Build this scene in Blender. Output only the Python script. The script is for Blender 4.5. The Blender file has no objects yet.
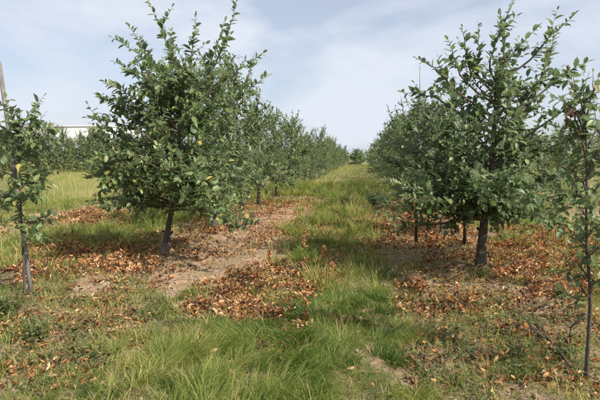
import bpy, math, random
import numpy as np
from mathutils import Vector, Matrix
R = math.radians
SC = bpy.context.scene
COL = SC.collection

# ------------------------------------------------------------------ camera
CAM_H = 1.6
YAW = R(7.85)          # looking left of the row direction (+Y)
PITCH = R(-5.45)
FPX = 450.0            # focal length in pixels of the 600 px wide photograph
cam_d = bpy.data.cameras.new('camera'); cam = bpy.data.objects.new('camera', cam_d); COL.objects.link(cam)
cam_d.sensor_width = 36.0; cam_d.lens = 36.0 * FPX / 600.0
cam_d.clip_start = 0.05; cam_d.clip_end = 3000
cam.location = (0, 0, CAM_H)
cam.rotation_euler = (math.pi / 2 + PITCH, 0, YAW)
SC.camera = cam
CAM_M = cam.rotation_euler.to_matrix()

# ------------------------------------------------------------------ world and sun
SUN_EL, SUN_AZ = R(43), R(118)          # azimuth clockwise from +Y
w = bpy.data.worlds.new('World'); SC.world = w; w.use_nodes = True
nt = w.node_tree; nt.nodes.clear()
def N(t, typ, **kw):
    n = t.nodes.new(typ)
    for k, v in kw.items(): setattr(n, k, v)
    return n
out = N(nt, 'ShaderNodeOutputWorld'); bg = N(nt, 'ShaderNodeBackground'); bg.inputs['Strength'].default_value = 0.1
sky = N(nt, 'ShaderNodeTexSky'); sky.sky_type = 'NISHITA'; sky.sun_disc = False
sky.sun_elevation = SUN_EL; sky.sun_rotation = SUN_AZ; sky.air_density = 1.0; sky.dust_density = 2.0; sky.ozone_density = 1.0
tc = N(nt, 'ShaderNodeTexCoord'); mp = N(nt, 'ShaderNodeMapping'); mp.inputs['Scale'].default_value = (1.0, 1.0, 2.6)
mp.inputs['Rotation'].default_value = (0.25, 0.35, 0.5)
n1 = N(nt, 'ShaderNodeTexNoise'); n1.inputs['Scale'].default_value = 2.1; n1.inputs['Detail'].default_value = 7; n1.inputs['Roughness'].default_value = 0.52
n1.inputs['Distortion'].default_value = 0.25
cr = N(nt, 'ShaderNodeValToRGB'); cr.color_ramp.elements[0].position = 0.43; cr.color_ramp.elements[1].position = 0.60
cr.color_ramp.elements[0].color = (0.46, 0.46, 0.46, 1); cr.color_ramp.elements[1].color = (0.97, 0.97, 0.97, 1)
mx = N(nt, 'ShaderNodeMix'); mx.data_type = 'RGBA'
mx.inputs[7].default_value = (5.2, 5.55, 6.25, 1)       # thin bright cloud veil
L = nt.links.new
L(tc.outputs['Generated'], mp.inputs['Vector']); L(mp.outputs['Vector'], n1.inputs['Vector']); L(n1.outputs['Fac'], cr.inputs['Fac'])
L(cr.outputs['Color'], mx.inputs[0]); L(sky.outputs['Color'], mx.inputs[6]); L(mx.outputs[2], bg.inputs['Color']); L(bg.outputs[0], out.inputs['Surface'])
sd = bpy.data.lights.new('sun', 'SUN'); sd.energy = 5.0; sd.angle = R(0.8); sd.color = (1.0, 0.945, 0.86)
sun = bpy.data.objects.new('sun', sd); COL.objects.link(sun)
to_sun = Vector((math.sin(SUN_AZ) * math.cos(SUN_EL), math.cos(SUN_AZ) * math.cos(SUN_EL), math.sin(SUN_EL)))
sun.rotation_euler = to_sun.to_track_quat('Z', 'Y').to_euler(); sun.location = (10, -8, 15)
vs = SC.view_settings; vs.view_transform = 'Standard'; vs.look = 'None'; vs.exposure = 0.6; vs.gamma = 1.0; vs.use_curve_mapping = False
SC.cycles.max_bounces = 6; SC.cycles.transparent_max_bounces = 4; SC.cycles.transmission_bounces = 4

# ------------------------------------------------------------------ helpers
rng = np.random.default_rng(7)
random.seed(7)
def ray(px, py):
    return CAM_M @ Vector(((px - 300) / FPX, -(py - 200) / FPX, -1.0))
def G(px, py, z=0.0):
    """ground point seen at a photograph pixel"""
    d = ray(px, py); t = (z - CAM_H) / d.z
    return (d.x * t, d.y * t)
def P(px, py, Y):
    """point at world depth Y seen at a photograph pixel"""
    d = ray(px, py); t = Y / d.y
    return Vector((d.x * t, Y, CAM_H + d.z * t))

_ph = np.random.default_rng(3).uniform(0, 6.28, (6, 40)); _dr = np.random.default_rng(4).uniform(0, 6.28, (6, 40))
def noise(x, y, scale, ch=0, octs=3):
    """smooth pseudo noise, about -1..1"""
    x = np.asarray(x, float); y = np.asarray(y, float)
    v = np.zeros_like(x); a = 1.0; tot = 0; k = 0
    for o in range(octs):
        s = 2 * math.pi / scale * (2.1 ** o)
        for j in range(4):
            th = _dr[ch, k]; ph = _ph[ch, k]; k += 1
            v = v + a * np.sin((x * math.cos(th) + y * math.sin(th)) * s * (0.8 + 0.13 * j) + ph + 1.3 * np.sin((x * math.sin(th) - y * math.cos(th)) * s * 0.7 + 2 * ph))
        tot += a * 2.0; a *= 0.5
    return np.clip(v / tot, -1, 1)
ROW_L, ROW_R = -3.2, 1.66
def height(x, y):
    x = np.asarray(x, float); y = np.asarray(y, float)
    near = np.clip(1 - (np.hypot(x, y) - 20) / 20, 0, 1)
    h = 0.028 * noise(x, y, 1.1, 0) * near + 0.05 * noise(x, y, 5.0, 1)
    h = h + 0.07 * np.exp(-((x - ROW_L) / 0.75) ** 2) + 0.05 * np.exp(-((x - ROW_R) / 0.75) ** 2)
    return h
def H(x, y): return float(height(np.array([x]), np.array([y]))[0])

def mesh_np(name, V, faces, mat, attrs=None, smooth=True):
    """faces: list of int arrays (n,k)"""
    me = bpy.data.meshes.new(name)
    V = np.asarray(V, np.float32)
    me.vertices.add(len(V)); me.vertices.foreach_set('co', V.ravel())
    idx = np.concatenate([np.asarray(f).ravel() for f in faces]).astype(np.int32)
    tot = np.concatenate([np.full(len(f), np.asarray(f).shape[1]) for f in faces]).astype(np.int32)
    st = np.concatenate([[0], np.cumsum(tot)[:-1]]).astype(np.int32)
    me.loops.add(len(idx)); me.loops.foreach_set('vertex_index', idx)
    me.polygons.add(len(tot)); me.polygons.foreach_set('loop_start', st); me.polygons.foreach_set('loop_total', tot)
    me.polygons.foreach_set('use_smooth', np.full(len(tot), smooth))
    for k, v in (attrs or {}).items():
        v = np.asarray(v, np.float32)
        if v.ndim == 1:
            a = me.attributes.new(k, 'FLOAT', 'POINT'); a.data.foreach_set('value', v)
        else:
            a = me.attributes.new(k, 'FLOAT_COLOR', 'POINT'); a.data.foreach_set('color', np.c_[v, np.ones(len(v))].astype(np.float32).ravel())
    me.update(calc_edges=True); me.validate()
    if mat: me.materials.append(mat)
    return me
def obj(name, me, parent=None, loc=None):
    o = bpy.data.objects.new(name, me); COL.objects.link(o)
    if parent: o.parent = parent
    if loc is not None: o.location = loc
    return o
def empty(name, loc, rz=0.0, sc=1.0):
    o = bpy.data.objects.new(name, None); COL.objects.link(o); o.location = loc; o.rotation_euler = (0, 0, rz); o.scale = (sc, sc, sc)
    o.empty_display_size = 0.2
    return o
def tag(o, label=None, cat=None, group=None, kind=None):
    if label: o['label'] = label
    if cat: o['category'] = cat
    if group: o['group'] = group
    if kind: o['kind'] = kind
    return o

def unit(a):
    return a / np.maximum(np.linalg.norm(a, axis=-1, keepdims=True), 1e-9)

class MB:
    """collects tubes / boxes of one part"""
    def __init__(s): s.V = []; s.Q = []; s.T = []; s.n = 0
    def add(s, V, Q=None, T=None):
        s.V.append(np.asarray(V, float))
        if Q is not None and len(Q): s.Q.append(np.asarray(Q) + s.n)
        if T is not None and len(T): s.T.append(np.asarray(T) + s.n)
        s.n += len(V)
    def tube(s, pts, rad, sides=6, knob=0.0):
        pts = np.asarray(pts, float); rad = np.asarray(rad, float); m = len(pts)
        tan = unit(np.gradient(pts, axis=0))
        up = np.array([0.31, 0.17, 0.93]) if abs(tan[0][2]) < 0.9 else np.array([1.0, 0.1, 0.0])
        a = unit(np.cross(tan, up)); b = np.cross(tan, a)
        th = np.linspace(0, 2 * np.pi, sides, endpoint=False)
        ring = a[:, None, :] * np.cos(th)[None, :, None] + b[:, None, :] * np.sin(th)[None, :, None]
        rr = rad[:, None] * (1 + knob * rng.uniform(-1, 1, (m, sides)))
        V = (pts[:, None, :] + ring * rr[:, :, None]).reshape(-1, 3)
        i = np.arange(m - 1)[:, None] * sides; j = np.arange(sides)[None, :]; j2 = (j + 1) % sides
        Q = np.stack([i + j, i + j2, i + sides + j2, i + sides + j], -1).reshape(-1, 4)
        V = np.vstack([V, pts[-1] + tan[-1] * rad[-1] * 0.5, pts[0]])
        e = (m - 1) * sides; jj = np.arange(sides)
        T = np.vstack([np.stack([e + jj, e + (jj + 1) % sides, np.full(sides, m * sides)], -1),
                       np.stack([(jj + 1) % sides, jj, np.full(sides, m * sides + 1)], -1)])
        s.add(V, Q, T)
    def box(s, x0, x1, y0, y1, z0, z1):
        V = [(x, y, z) for z in (z0, z1) for y in (y0, y1) for x in (x0, x1)]
        s.add(V, [(0, 2, 3, 1), (4, 5, 7, 6), (0, 1, 5, 4), (2, 6, 7, 3), (0, 4, 6, 2), (1, 3, 7, 5)])
    def mesh(s, name, mat, smooth=True):
        f = []
        if s.Q: f.append(np.vstack(s.Q))
        if s.T: f.append(np.vstack(s.T))
        return mesh_np(name, np.vstack(s.V), f, mat, None, smooth)

# ------------------------------------------------------------------ materials
def newmat(name):
    m = bpy.data.materials.new(name); m.use_nodes = True; t = m.node_tree; t.nodes.clear()
    o = N(t, 'ShaderNodeOutputMaterial'); p = N(t, 'ShaderNodeBsdfPrincipled'); t.links.new(p.outputs[0], o.inputs['Surface'])
    return m, t, p, o
def ramp(t, stops):
    r = N(t, 'ShaderNodeValToRGB'); e = r.color_ramp.elements
    while len(e) < len(stops): e.new(0.5)
    for q, (pos, c) in zip(e, stops): q.position = pos; q.color = (*c, 1)
    return r
def leafy(name, stops, rough=0.5, transl=0.3, spec=0.4, obj_random=0.0, under=None):
    """leaf / blade surface: per-leaf 'tone' attribute drives colour, part of the light passes through"""
    m, t, p, o = newmat(name); l = t.links.new
    at = N(t, 'ShaderNodeAttribute', attribute_name='tone')
    src = at.outputs['Fac']
    if obj_random:
        oi = N(t, 'ShaderNodeObjectInfo'); ma = N(t, 'ShaderNodeMath', operation='MULTIPLY_ADD')
        l(oi.outputs['Random'], ma.inputs[0]); ma.inputs[1].default_value = obj_random; l(src, ma.inputs[2])
        mb = N(t, 'ShaderNodeMath', operation='SUBTRACT'); l(ma.outputs[0], mb.inputs[0]); mb.inputs[1].default_value = obj_random / 2
        src = mb.outputs[0]
    r = ramp(t, stops); l(src, r.inputs['Fac']); col = r.outputs['Color']
    if under:
        ge = N(t, 'ShaderNodeNewGeometry'); mxu = N(t, 'ShaderNodeMix'); mxu.data_type = 'RGBA'
        mm = N(t, 'ShaderNodeMath', operation='MULTIPLY'); l(ge.outputs['Backfacing'], mm.inputs[0]); mm.inputs[1].default_value = 0.6
        l(mm.outputs[0], mxu.inputs[0]); l(col, mxu.inputs[6]); mxu.inputs[7].default_value = (*under, 1); col = mxu.outputs[2]
    l(col, p.inputs['Base Color']); p.inputs['Roughness'].default_value = rough; p.inputs['Specular IOR Level'].default_value = spec
    tr = N(t, 'ShaderNodeBsdfTranslucent'); hs = N(t, 'ShaderNodeHueSaturation'); hs.inputs['Saturation'].default_value = 1.15; hs.inputs['Value'].default_value = 1.5
    hs.inputs['Hue'].default_value = 0.485
    l(col, hs.inputs['Color']); l(hs.outputs[0], tr.inputs['Color'])
    ms = N(t, 'ShaderNodeMixShader'); ms.inputs[0].default_value = transl
    l(p.outputs[0], ms.inputs[1]); l(tr.outputs[0], ms.inputs[2]); l(ms.outputs[0], o.inputs['Surface'])
    return m
M = {}
M['leaf'] = leafy('leaf', [(0.0, (0.05, 0.085, 0.03)), (0.35, (0.10, 0.155, 0.056)), (0.7, (0.165, 0.225, 0.08)), (0.9, (0.245, 0.30, 0.11)), (1.0, (0.42, 0.36, 0.10))], 0.45, 0.4, 0.45, 0.2, (0.15, 0.195, 0.12))
M['leaf_red'] = leafy('leaf_red', [(0, (0.07, 0.035, 0.025)), (1, (0.12, 0.06, 0.04))], 0.45, 0.25)
M['leaf_pale'] = leafy('leaf_pale', [(0, (0.22, 0.28, 0.13)), (1, (0.31, 0.36, 0.18))], 0.6, 0.3)
M['grass'] = leafy('grass', [(0.0, (0.042, 0.09, 0.015)), (0.35, (0.105, 0.18, 0.03)), (0.7, (0.255, 0.285, 0.062)), (1.0, (0.50, 0.42, 0.18))], 0.55, 0.42, 0.35)
M['weed'] = leafy('weed', [(0.0, (0.06, 0.085, 0.03)), (0.6, (0.11, 0.14, 0.045)), (1.0, (0.20, 0.20, 0.08))], 0.55, 0.3, 0.3)
M['litter'] = leafy('litter', [(0.0, (0.09, 0.06, 0.04)), (0.15, (0.13, 0.06, 0.03)), (0.35, (0.30, 0.135, 0.055)), (0.6, (0.48, 0.25, 0.105)), (0.85, (0.64, 0.43, 0.22)), (1.0, (0.56, 0.43, 0.28))], 0.65, 0.2, 0.3)
M['straw'] = leafy('straw', [(0.0, (0.20, 0.15, 0.075)), (1.0, (0.42, 0.34, 0.19))], 0.65, 0.25, 0.3)
def bark(name, c0, c1, scale=40.0, bump=0.6):
    m, t, p, o = newmat(name); l = t.links.new
    g = N(t, 'ShaderNodeTexCoord'); mpp = N(t, 'ShaderNodeMapping'); mpp.inputs['Scale'].default_value = (1, 1, 0.35); l(g.outputs['Object'], mpp.inputs[0])
    n = N(t, 'ShaderNodeTexNoise'); n.inputs['Scale'].default_value = scale; n.inputs['Detail'].default_value = 6; l(mpp.outputs[0], n.inputs['Vector'])
    r = ramp(t, [(0.3, c0), (0.7, c1)]); l(n.outputs['Fac'], r.inputs['Fac']); l(r.outputs[0], p.inputs['Base Color'])
    p.inputs['Roughness'].default_value = 0.85
    b = N(t, 'ShaderNodeBump'); b.inputs['Strength'].default_value = bump; b.inputs['Distance'].default_value = 0.01; l(n.outputs['Fac'], b.inputs['Height']); l(b.outputs[0], p.inputs['Normal'])
    return m
M['bark'] = bark('bark', (0.035, 0.028, 0.022), (0.10, 0.082, 0.065))
M['twig'] = bark('twig', (0.07, 0.055, 0.04), (0.15, 0.115, 0.08), 60, 0.3)
M['wood'] = bark('wood', (0.11, 0.095, 0.085), (0.22, 0.195, 0.17), 30)
M['darkwood'] = bark('darkwood', (0.03, 0.025, 0.022), (0.085, 0.07, 0.06), 30)
M['lime'] = bark('lime', (0.07, 0.055, 0.042), (0.16, 0.13, 0.10), 30)
M['stone'] = bark('stone', (0.20, 0.15, 0.1), (0.31, 0.24, 0.165), 18)
def plain(name, c, rough=0.7, metal=0.0, var=0.12, scale=3.0):
    m, t, p, o = newmat(name); l = t.links.new
    g = N(t, 'ShaderNodeTexCoord'); n = N(t, 'ShaderNodeTexNoise'); n.inputs['Scale'].default_value = scale; n.inputs['Detail'].default_value = 4; l(g.outputs['Object'], n.inputs['Vector'])
    r = ramp(t, [(0.3, tuple(v * (1 - var) for v in c)), (0.7, tuple(min(1, v * (1 + var)) for v in c))]); l(n.outputs['Fac'], r.inputs['Fac']); l(r.outputs[0], p.inputs['Base Color'])
    p.inputs['Roughness'].default_value = rough; p.inputs['Metallic'].default_value = metal
    return m
M['white'] = plain('white_cladding', (0.72, 0.73, 0.74)); M['roof'] = plain('roof_sheet', (0.20, 0.21, 0.23)); M['glass'] = plain('window_glass', (0.05, 0.06, 0.07), 0.15)
M['steel'] = plain('steel', (0.25, 0.24, 0.22), 0.5, 0.6); M['door'] = plain('door_paint', (0.30, 0.33, 0.36))

# ------------------------------------------------------------------ zones of the ground
def pip(x, y, poly):
    inside = np.zeros(x.shape, bool); n = len(poly)
    for i in range(n):
        x0, y0 = poly[i]; x1, y1 = poly[(i + 1) % n]
        if y0 == y1: continue
        c = ((y0 > y) != (y1 > y)) & (x < (x1 - x0) * (y - y0) / (y1 - y0) + x0)
        inside ^= c
    return inside
def poly(*pts): return [G(*p) for p in pts]
LITTER = [
    (poly((15, 250), (60, 236), (110, 240), (160, 262), (150, 288), (110, 290), (60, 284), (15, 292)), 1.0),
    (poly((178, 302), (225, 276), (290, 262), (328, 272), (322, 298), (272, 320), (215, 328), (178, 318)), 1.3),
    (poly((190, 218), (240, 208), (320, 196), (340, 212), (322, 238), (262, 246), (200, 240)), 0.5),
    (poly((100, 240), (165, 235), (230, 240), (270, 252), (165, 268)), 0.4),
    (poly((395, 282), (460, 285), (482, 308), (440, 326), (392, 316)), 1.0),
    (poly((495, 225), (600, 230), (610, 300), (545, 298), (497, 275)), 1.0),
    (poly((350, 205), (440, 215), (470, 240), (430, 252), (370, 240)), 0.8),
    (poly((62, 305), (130, 295), (152, 330), (140, 352), (100, 345), (55, 330)), 0.6),
    (poly((0, 320), (60, 325), (110, 350), (125, 385), (60, 400), (0, 370)), 0.5),
    (poly((420, 325), (600, 310), (600, 400), (440, 400)), 0.42),
    (poly((300, 205), (400, 205), (410, 255), (320, 262)), 0.28),
    (poly((398, 345), (426, 350), (428, 382), (405, 380)), 0.9),
    (poly((488, 318), (522, 320), (524, 352), (488, 350)), 1.1),
    (poly((298, 262), (345, 258), (350, 290), (305, 300)), 0.5),
    (poly((60, 214), (125, 212), (130, 228), (60, 226)), 1.0),
    (poly((128, 358), (200, 344), (200, 352), (130, 366)), 0.8),
    (poly((440, 370), (520, 375), (520, 400), (440, 400)), 0.4),
    (poly((262, 340), (285, 340), (285, 362), (262, 362)), 0.8),
    (poly((285, 320), (312, 320), (312, 342), (285, 342)), 0.7),
    (poly((345, 318), (362, 318), (362, 334), (345, 334)), 0.5),
]
LUSH = [poly((205, 420), (172, 380), (200, 345), (275, 318), (300, 290), (372, 288), (392, 318), (405, 350), (420, 420)),
        poly((160, 420), (130, 385), (178, 350), (300, 330), (420, 420))]
BARE = [poly((145, 290), (165, 262), (200, 246), (272, 246), (282, 262), (230, 278), (180, 300)), poly((172, 252), (215, 236), (300, 205), (322, 208), (262, 240), (215, 258)),
        poly((62, 290), (110, 286), (118, 298), (70, 303)), poly((500, 290), (560, 285), (590, 330), (560, 345), (510, 320))]
BARE_STRIP = poly((172, 252), (215, 236), (300, 205), (322, 208), (262, 240), (215, 258))
YELLOW = poly((40, 168), (125, 168), (120, 196), (30, 205))
def warp(x, y, a=0.18):
    return x + a * noise(x, y, 0.9, 2), y + a * 1.3 * noise(x, y, 0.9, 3)
def litter_density(x, y):
    wx, wy = warp(x, y, 0.2); d = np.zeros_like(x)
    for p, v in LITTER: d = np.maximum(d, np.where(pip(wx, wy, p), v, 0))
    st = np.maximum(np.exp(-((x - ROW_L) / 0.85) ** 4), 0.9 * np.exp(-((x - ROW_R) / 0.9) ** 4)) * (y > 4.2)
    st = np.maximum(st, 0.8 * np.exp(-((x + 7.9) / 0.8) ** 4))
    st = np.maximum(st, 0.8 * np.exp(-((x - 6.4) / 0.8) ** 4))
    n = noise(x, y, 1.3, 4)
    d = np.where(pip(wx, wy, BARE_STRIP), d * .45, d); st = np.where(pip(wx, wy, BARE_STRIP), st * .5, st)
    d = np.maximum(d * np.clip(0.75 + 0.6 * n, 0.15, 1.3), st * np.where(x < -1, np.clip(0.16 + 0.6 * n, 0.03, 1), np.clip(0.38 + 0.45 * n, 0.05, 1)))
    return np.maximum(d, 0.02 + 0.07 * np.clip(n, 0, 1))
def lush_mask(x, y):
    wx, wy = warp(x, y, 0.12); m = np.zeros(x.shape, bool)
    for p in LUSH: m |= pip(wx, wy, p)
    return m
def bare_mask(x, y):
    wx, wy = warp(x, y, 0.2); m = np.zeros(x.shape, bool)
    for p in BARE: m |= pip(wx, wy, p)
    return m
def alley(x, y):
    """grassy alley between the rows, 0..1"""
    wx = x + 0.45 * noise(x, y, 2.4, 5)
    c = np.maximum(np.exp(-((wx + 0.55) / 1.05) ** 4), np.maximum(np.exp(-((wx + 5.5) / 1.55) ** 4), np.exp(-((wx - 4.1) / 1.5) ** 4)))
    c = np.where(y > 12, np.maximum(c, np.clip((y - 12) / 6, 0, .9)), c)
    c = np.where((wx < -8.9) | (wx > 7.6), 1.0, c)
    return c
def grass_density(x, y):
    d = alley(x, y)
    d = np.where(y < 5.2, np.maximum(d, np.where(x > .3, .42, .6)), np.maximum(d, .22))
    d = d * np.clip(1.0 - 0.75 * np.clip(litter_density(x, y), 0, 1), 0.05, 1)
    d = np.where(bare_mask(x, y), d * 0.06, d)
    return np.clip(d * (0.8 + 0.5 * noise(x, y, 0.7, 0)) + 0.03, 0, 1)

# ------------------------------------------------------------------ ground
def axis(lo, hi, fine_lo, fine_hi, step, grow=1.13):
    a = list(np.arange(fine_lo, fine_hi, step)); s = step; v = a[-1]
    while v < hi: s *= grow; v += s; a.append(v)
    s = step; v = a[0]; b = []
    while v > lo: s *= grow; v -= s; b.append(v)
    return np.array(b[::-1] + a)
gx = axis(-1200, 1200, -8.0, 5.5, 0.055); gy = axis(-30, 2000, 1.5, 14.0, 0.06)
XX, YY = np.meshgrid(gx, gy); xf, yf = XX.ravel(), YY.ravel()
near = np.hypot(xf, yf) < 45
zf = height(xf, yf); zf = np.where(near, zf, zf * 0.5)
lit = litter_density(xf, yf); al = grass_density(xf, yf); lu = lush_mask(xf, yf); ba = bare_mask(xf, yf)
micro = rng.normal(0, 0.006, len(xf)) * (np.hypot(xf, yf) < 16); zf = zf + micro
soil = np.array([0.36, 0.25, 0.17]); duff = np.array([0.19, 0.11, 0.06]); turf = np.array([0.10, 0.11, 0.042]); dryt = np.array([0.26, 0.235, 0.09])
colr = np.tile(soil, (len(xf), 1)) * (1 + 0.16 * noise(xf, yf, 1.7, 1))[:, None]
k = np.clip(lit * 0.85, 0, 0.8)[:, None]; colr = colr * (1 - k) + duff * k
k = np.clip(al * 1.1 - 0.12, 0, 1)[:, None]; colr = colr * (1 - k) + turf * k
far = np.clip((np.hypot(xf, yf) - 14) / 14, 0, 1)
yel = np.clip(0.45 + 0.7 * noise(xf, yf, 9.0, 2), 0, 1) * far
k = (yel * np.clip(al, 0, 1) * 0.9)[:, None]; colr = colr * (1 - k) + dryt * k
k = pip(xf, yf, YELLOW)[:, None] * 0.8; colr = colr * (1 - k) + np.array([0.27, 0.25, 0.09]) * k
ny, nx = XX.shape; ii = np.arange(ny - 1)[:, None] * nx; jj = np.arange(nx - 1)[None, :]
Q = np.stack([ii + jj, ii + jj + 1, ii + nx + jj + 1, ii + nx + jj], -1).reshape(-1, 4)
m, t, p, o = newmat('orchard_soil'); l = t.links.new
va = N(t, 'ShaderNodeAttribute', attribute_name='earth'); g = N(t, 'ShaderNodeTexCoord')
n = N(t, 'ShaderNodeTexNoise'); n.inputs['Scale'].default_value = 26; n.inputs['Detail'].default_value = 8; n.inputs['Roughness'].default_value = 0.65; l(g.outputs['Object'], n.inputs['Vector'])
r = ramp(t, [(0.25, (0.55, 0.53, 0.5)), (0.75, (1.3, 1.28, 1.25))]); l(n.outputs['Fac'], r.inputs['Fac'])
mm = N(t, 'ShaderNodeMix'); mm.data_type = 'RGBA'; mm.blend_type = 'MULTIPLY'; mm.inputs[0].default_value = 1.0
l(va.outputs['Color'], mm.inputs[6]); l(r.outputs[0], mm.inputs[7]); l(mm.outputs[2], p.inputs['Base Color']); p.inputs['Roughness'].default_value = 0.95; p.inputs['Specular IOR Level'].default_value = 0.1
b = N(t, 'ShaderNodeBump'); b.inputs['Strength'].default_value = 0.9; b.inputs['Distance'].default_value = 0.03; l(n.outputs['Fac'], b.inputs['Height']); l(b.outputs[0], p.inputs['Normal'])
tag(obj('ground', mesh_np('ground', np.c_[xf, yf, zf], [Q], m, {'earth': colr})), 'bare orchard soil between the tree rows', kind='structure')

# ------------------------------------------------------------------ leaves, blades
LT = np.array([(0, 0, 0), (0, .36, -.01), (0, .72, -.05), (0, 1, -.15), (-.47, .28, .10), (-.45, .66, .06), (.47, .28, .10), (.45, .66, .06)])
LTRI = np.array([(0, 1, 4), (2, 3, 5), (0, 6, 1), (2, 7, 3)]); LQUAD = np.array([(1, 2, 5, 4), (1, 6, 7, 2)])
LC = LT.copy(); LC[4:, 2] = [.42, .30, .30, .46]; LC[4:, 0] *= [.62, .7, .7, .55]; LC[3, 2] = .38; LC[3, 0] = .12; LC[2, 2] = 0.06; LC[1, 2] = -.08      # curled dead leaf
def leaf_mesh(name, pos, fwd, nrm, length, width, tone, mat, tmpl=LT):
    n = len(pos); f = unit(np.asarray(fwd)); s = unit(np.cross(f, nrm)); u = np.cross(s, f)
    length = np.broadcast_to(length, n); width = np.broadcast_to(width, n)
    V = (np.asarray(pos)[:, None, :] + s[:, None, :] * (tmpl[None, :, 0:1] * width[:, None, None])
         + f[:, None, :] * (tmpl[None, :, 1:2] * length[:, None, None]) + u[:, None, :] * (tmpl[None, :, 2:3] * width[:, None, None] * 1.6)).reshape(-1, 3)
    off = (np.arange(n) * 8)[:, None, None]
    return mesh_np(name, V, [(LTRI[None] + off).reshape(-1, 3), (LQUAD[None] + off).reshape(-1, 4)], mat, {'tone': np.repeat(np.clip(tone, 0, 1), 8)})
SINGLE = {}
def single_leaf(mat, kind, tone):
    key = (mat, kind, tone)
    if key not in SINGLE:
        SINGLE[key] = leaf_mesh('leaf', np.zeros((1, 3)), np.array([[0, 1.0, 0]]), np.array([[0, 0, 1.0]]), 1.0, kind, np.array([tone]), M[mat])
    return SINGLE[key]
def leaf_object(parent, pos, fwd, nrm, length, ratio, tone, mat='leaf'):
    f = Vector(fwd).normalized(); s = f.cross(Vector(nrm)).normalized(); u = s.cross(f)
    o = bpy.data.objects.new('leaf', single_leaf(mat, 0.5 if ratio > 0.45 else 0.36, round(float(tone) * 5) / 5)); COL.objects.link(o)
    o.parent = parent
    o.matrix_local = Matrix(((s.x * length, f.x * length, u.x * length, pos[0]), (s.y * length, f.y * length, u.y * length, pos[1]), (s.z * length, f.z * length, u.z * length, pos[2]), (0, 0, 0, 1)))
    return o

# ------------------------------------------------------------------ trees
def curve(p0, d0, length, segs, rg, up=0.0, wob=0.12):
    pts = [np.array(p0, float)]; d = unit(np.array(d0, float)); st = length / segs
    for i in range(segs):
        d = unit(d + rg.normal(0, wob, 3) + np.array([0, 0, up]))
        pts.append(pts[-1] + d * st)
    return np.array(pts)
def lift(pts, fl):
    z = pts[:, 2]; pts[:, 2] = np.where(z < fl, fl + (z - fl) * .25, z); return pts
class Leaves:
    def __init__(s): s.p = []; s.f = []; s.n = []; s.l = []; s.t = []
    def twig(s, pts, rg, spacing=0.032, size=0.078, skip=0.12, tone=0.0, pairs=False, hang=0.25):
        seg = np.linalg.norm(np.diff(pts, axis=0), axis=1); cum = np.r_[0, np.cumsum(seg)]; L_ = cum[-1]
        n = max(2, int(L_ * (1 - skip) / spacing)); ts = np.linspace(L_ * skip, L_, n)
        pos = np.stack([np.interp(ts, cum, pts[:, k]) for k in range(3)], 1)
        tan = unit(np.stack([np.interp(ts, cum, np.gradient(pts[:, k], cum)) for k in range(3)], 1))
        rnd = unit(rg.normal(0, 1, (n, 3)) + np.array([0, 0, 0.2])); side = unit(rnd - tan * (rnd * tan).sum(1, keepdims=True))
        fwd = unit(tan * rg.uniform(0.35, 0.9, (n, 1)) + side + np.array([0, 0, -hang]) * rg.uniform(0, 1.6, (n, 1)))
        fwd[-1] = tan[-1]
        nr = unit(np.array([0, 0, 1.0]) + rg.normal(0, 0.42, (n, 3)) + 0.5 * tan)
        taper = np.clip(1.15 - 0.45 * (ts / L_) ** 3, 0.5, 1.2)
        s.p.append(pos); s.f.append(fwd); s.n.append(nr); s.l.append(size * taper * rg.uniform(0.55, 1.3, n))
        s.t.append(np.where(rg.random(n) < .012, 1.0, np.clip(rg.normal(0.42 + tone, 0.24, n) + 0.18 * (ts / L_) ** 2, 0, 0.9)))
    def arrays(s):
        return np.vstack(s.p), np.vstack(s.f), np.vstack(s.n), np.concatenate(s.l), np.concatenate(s.t)

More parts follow.
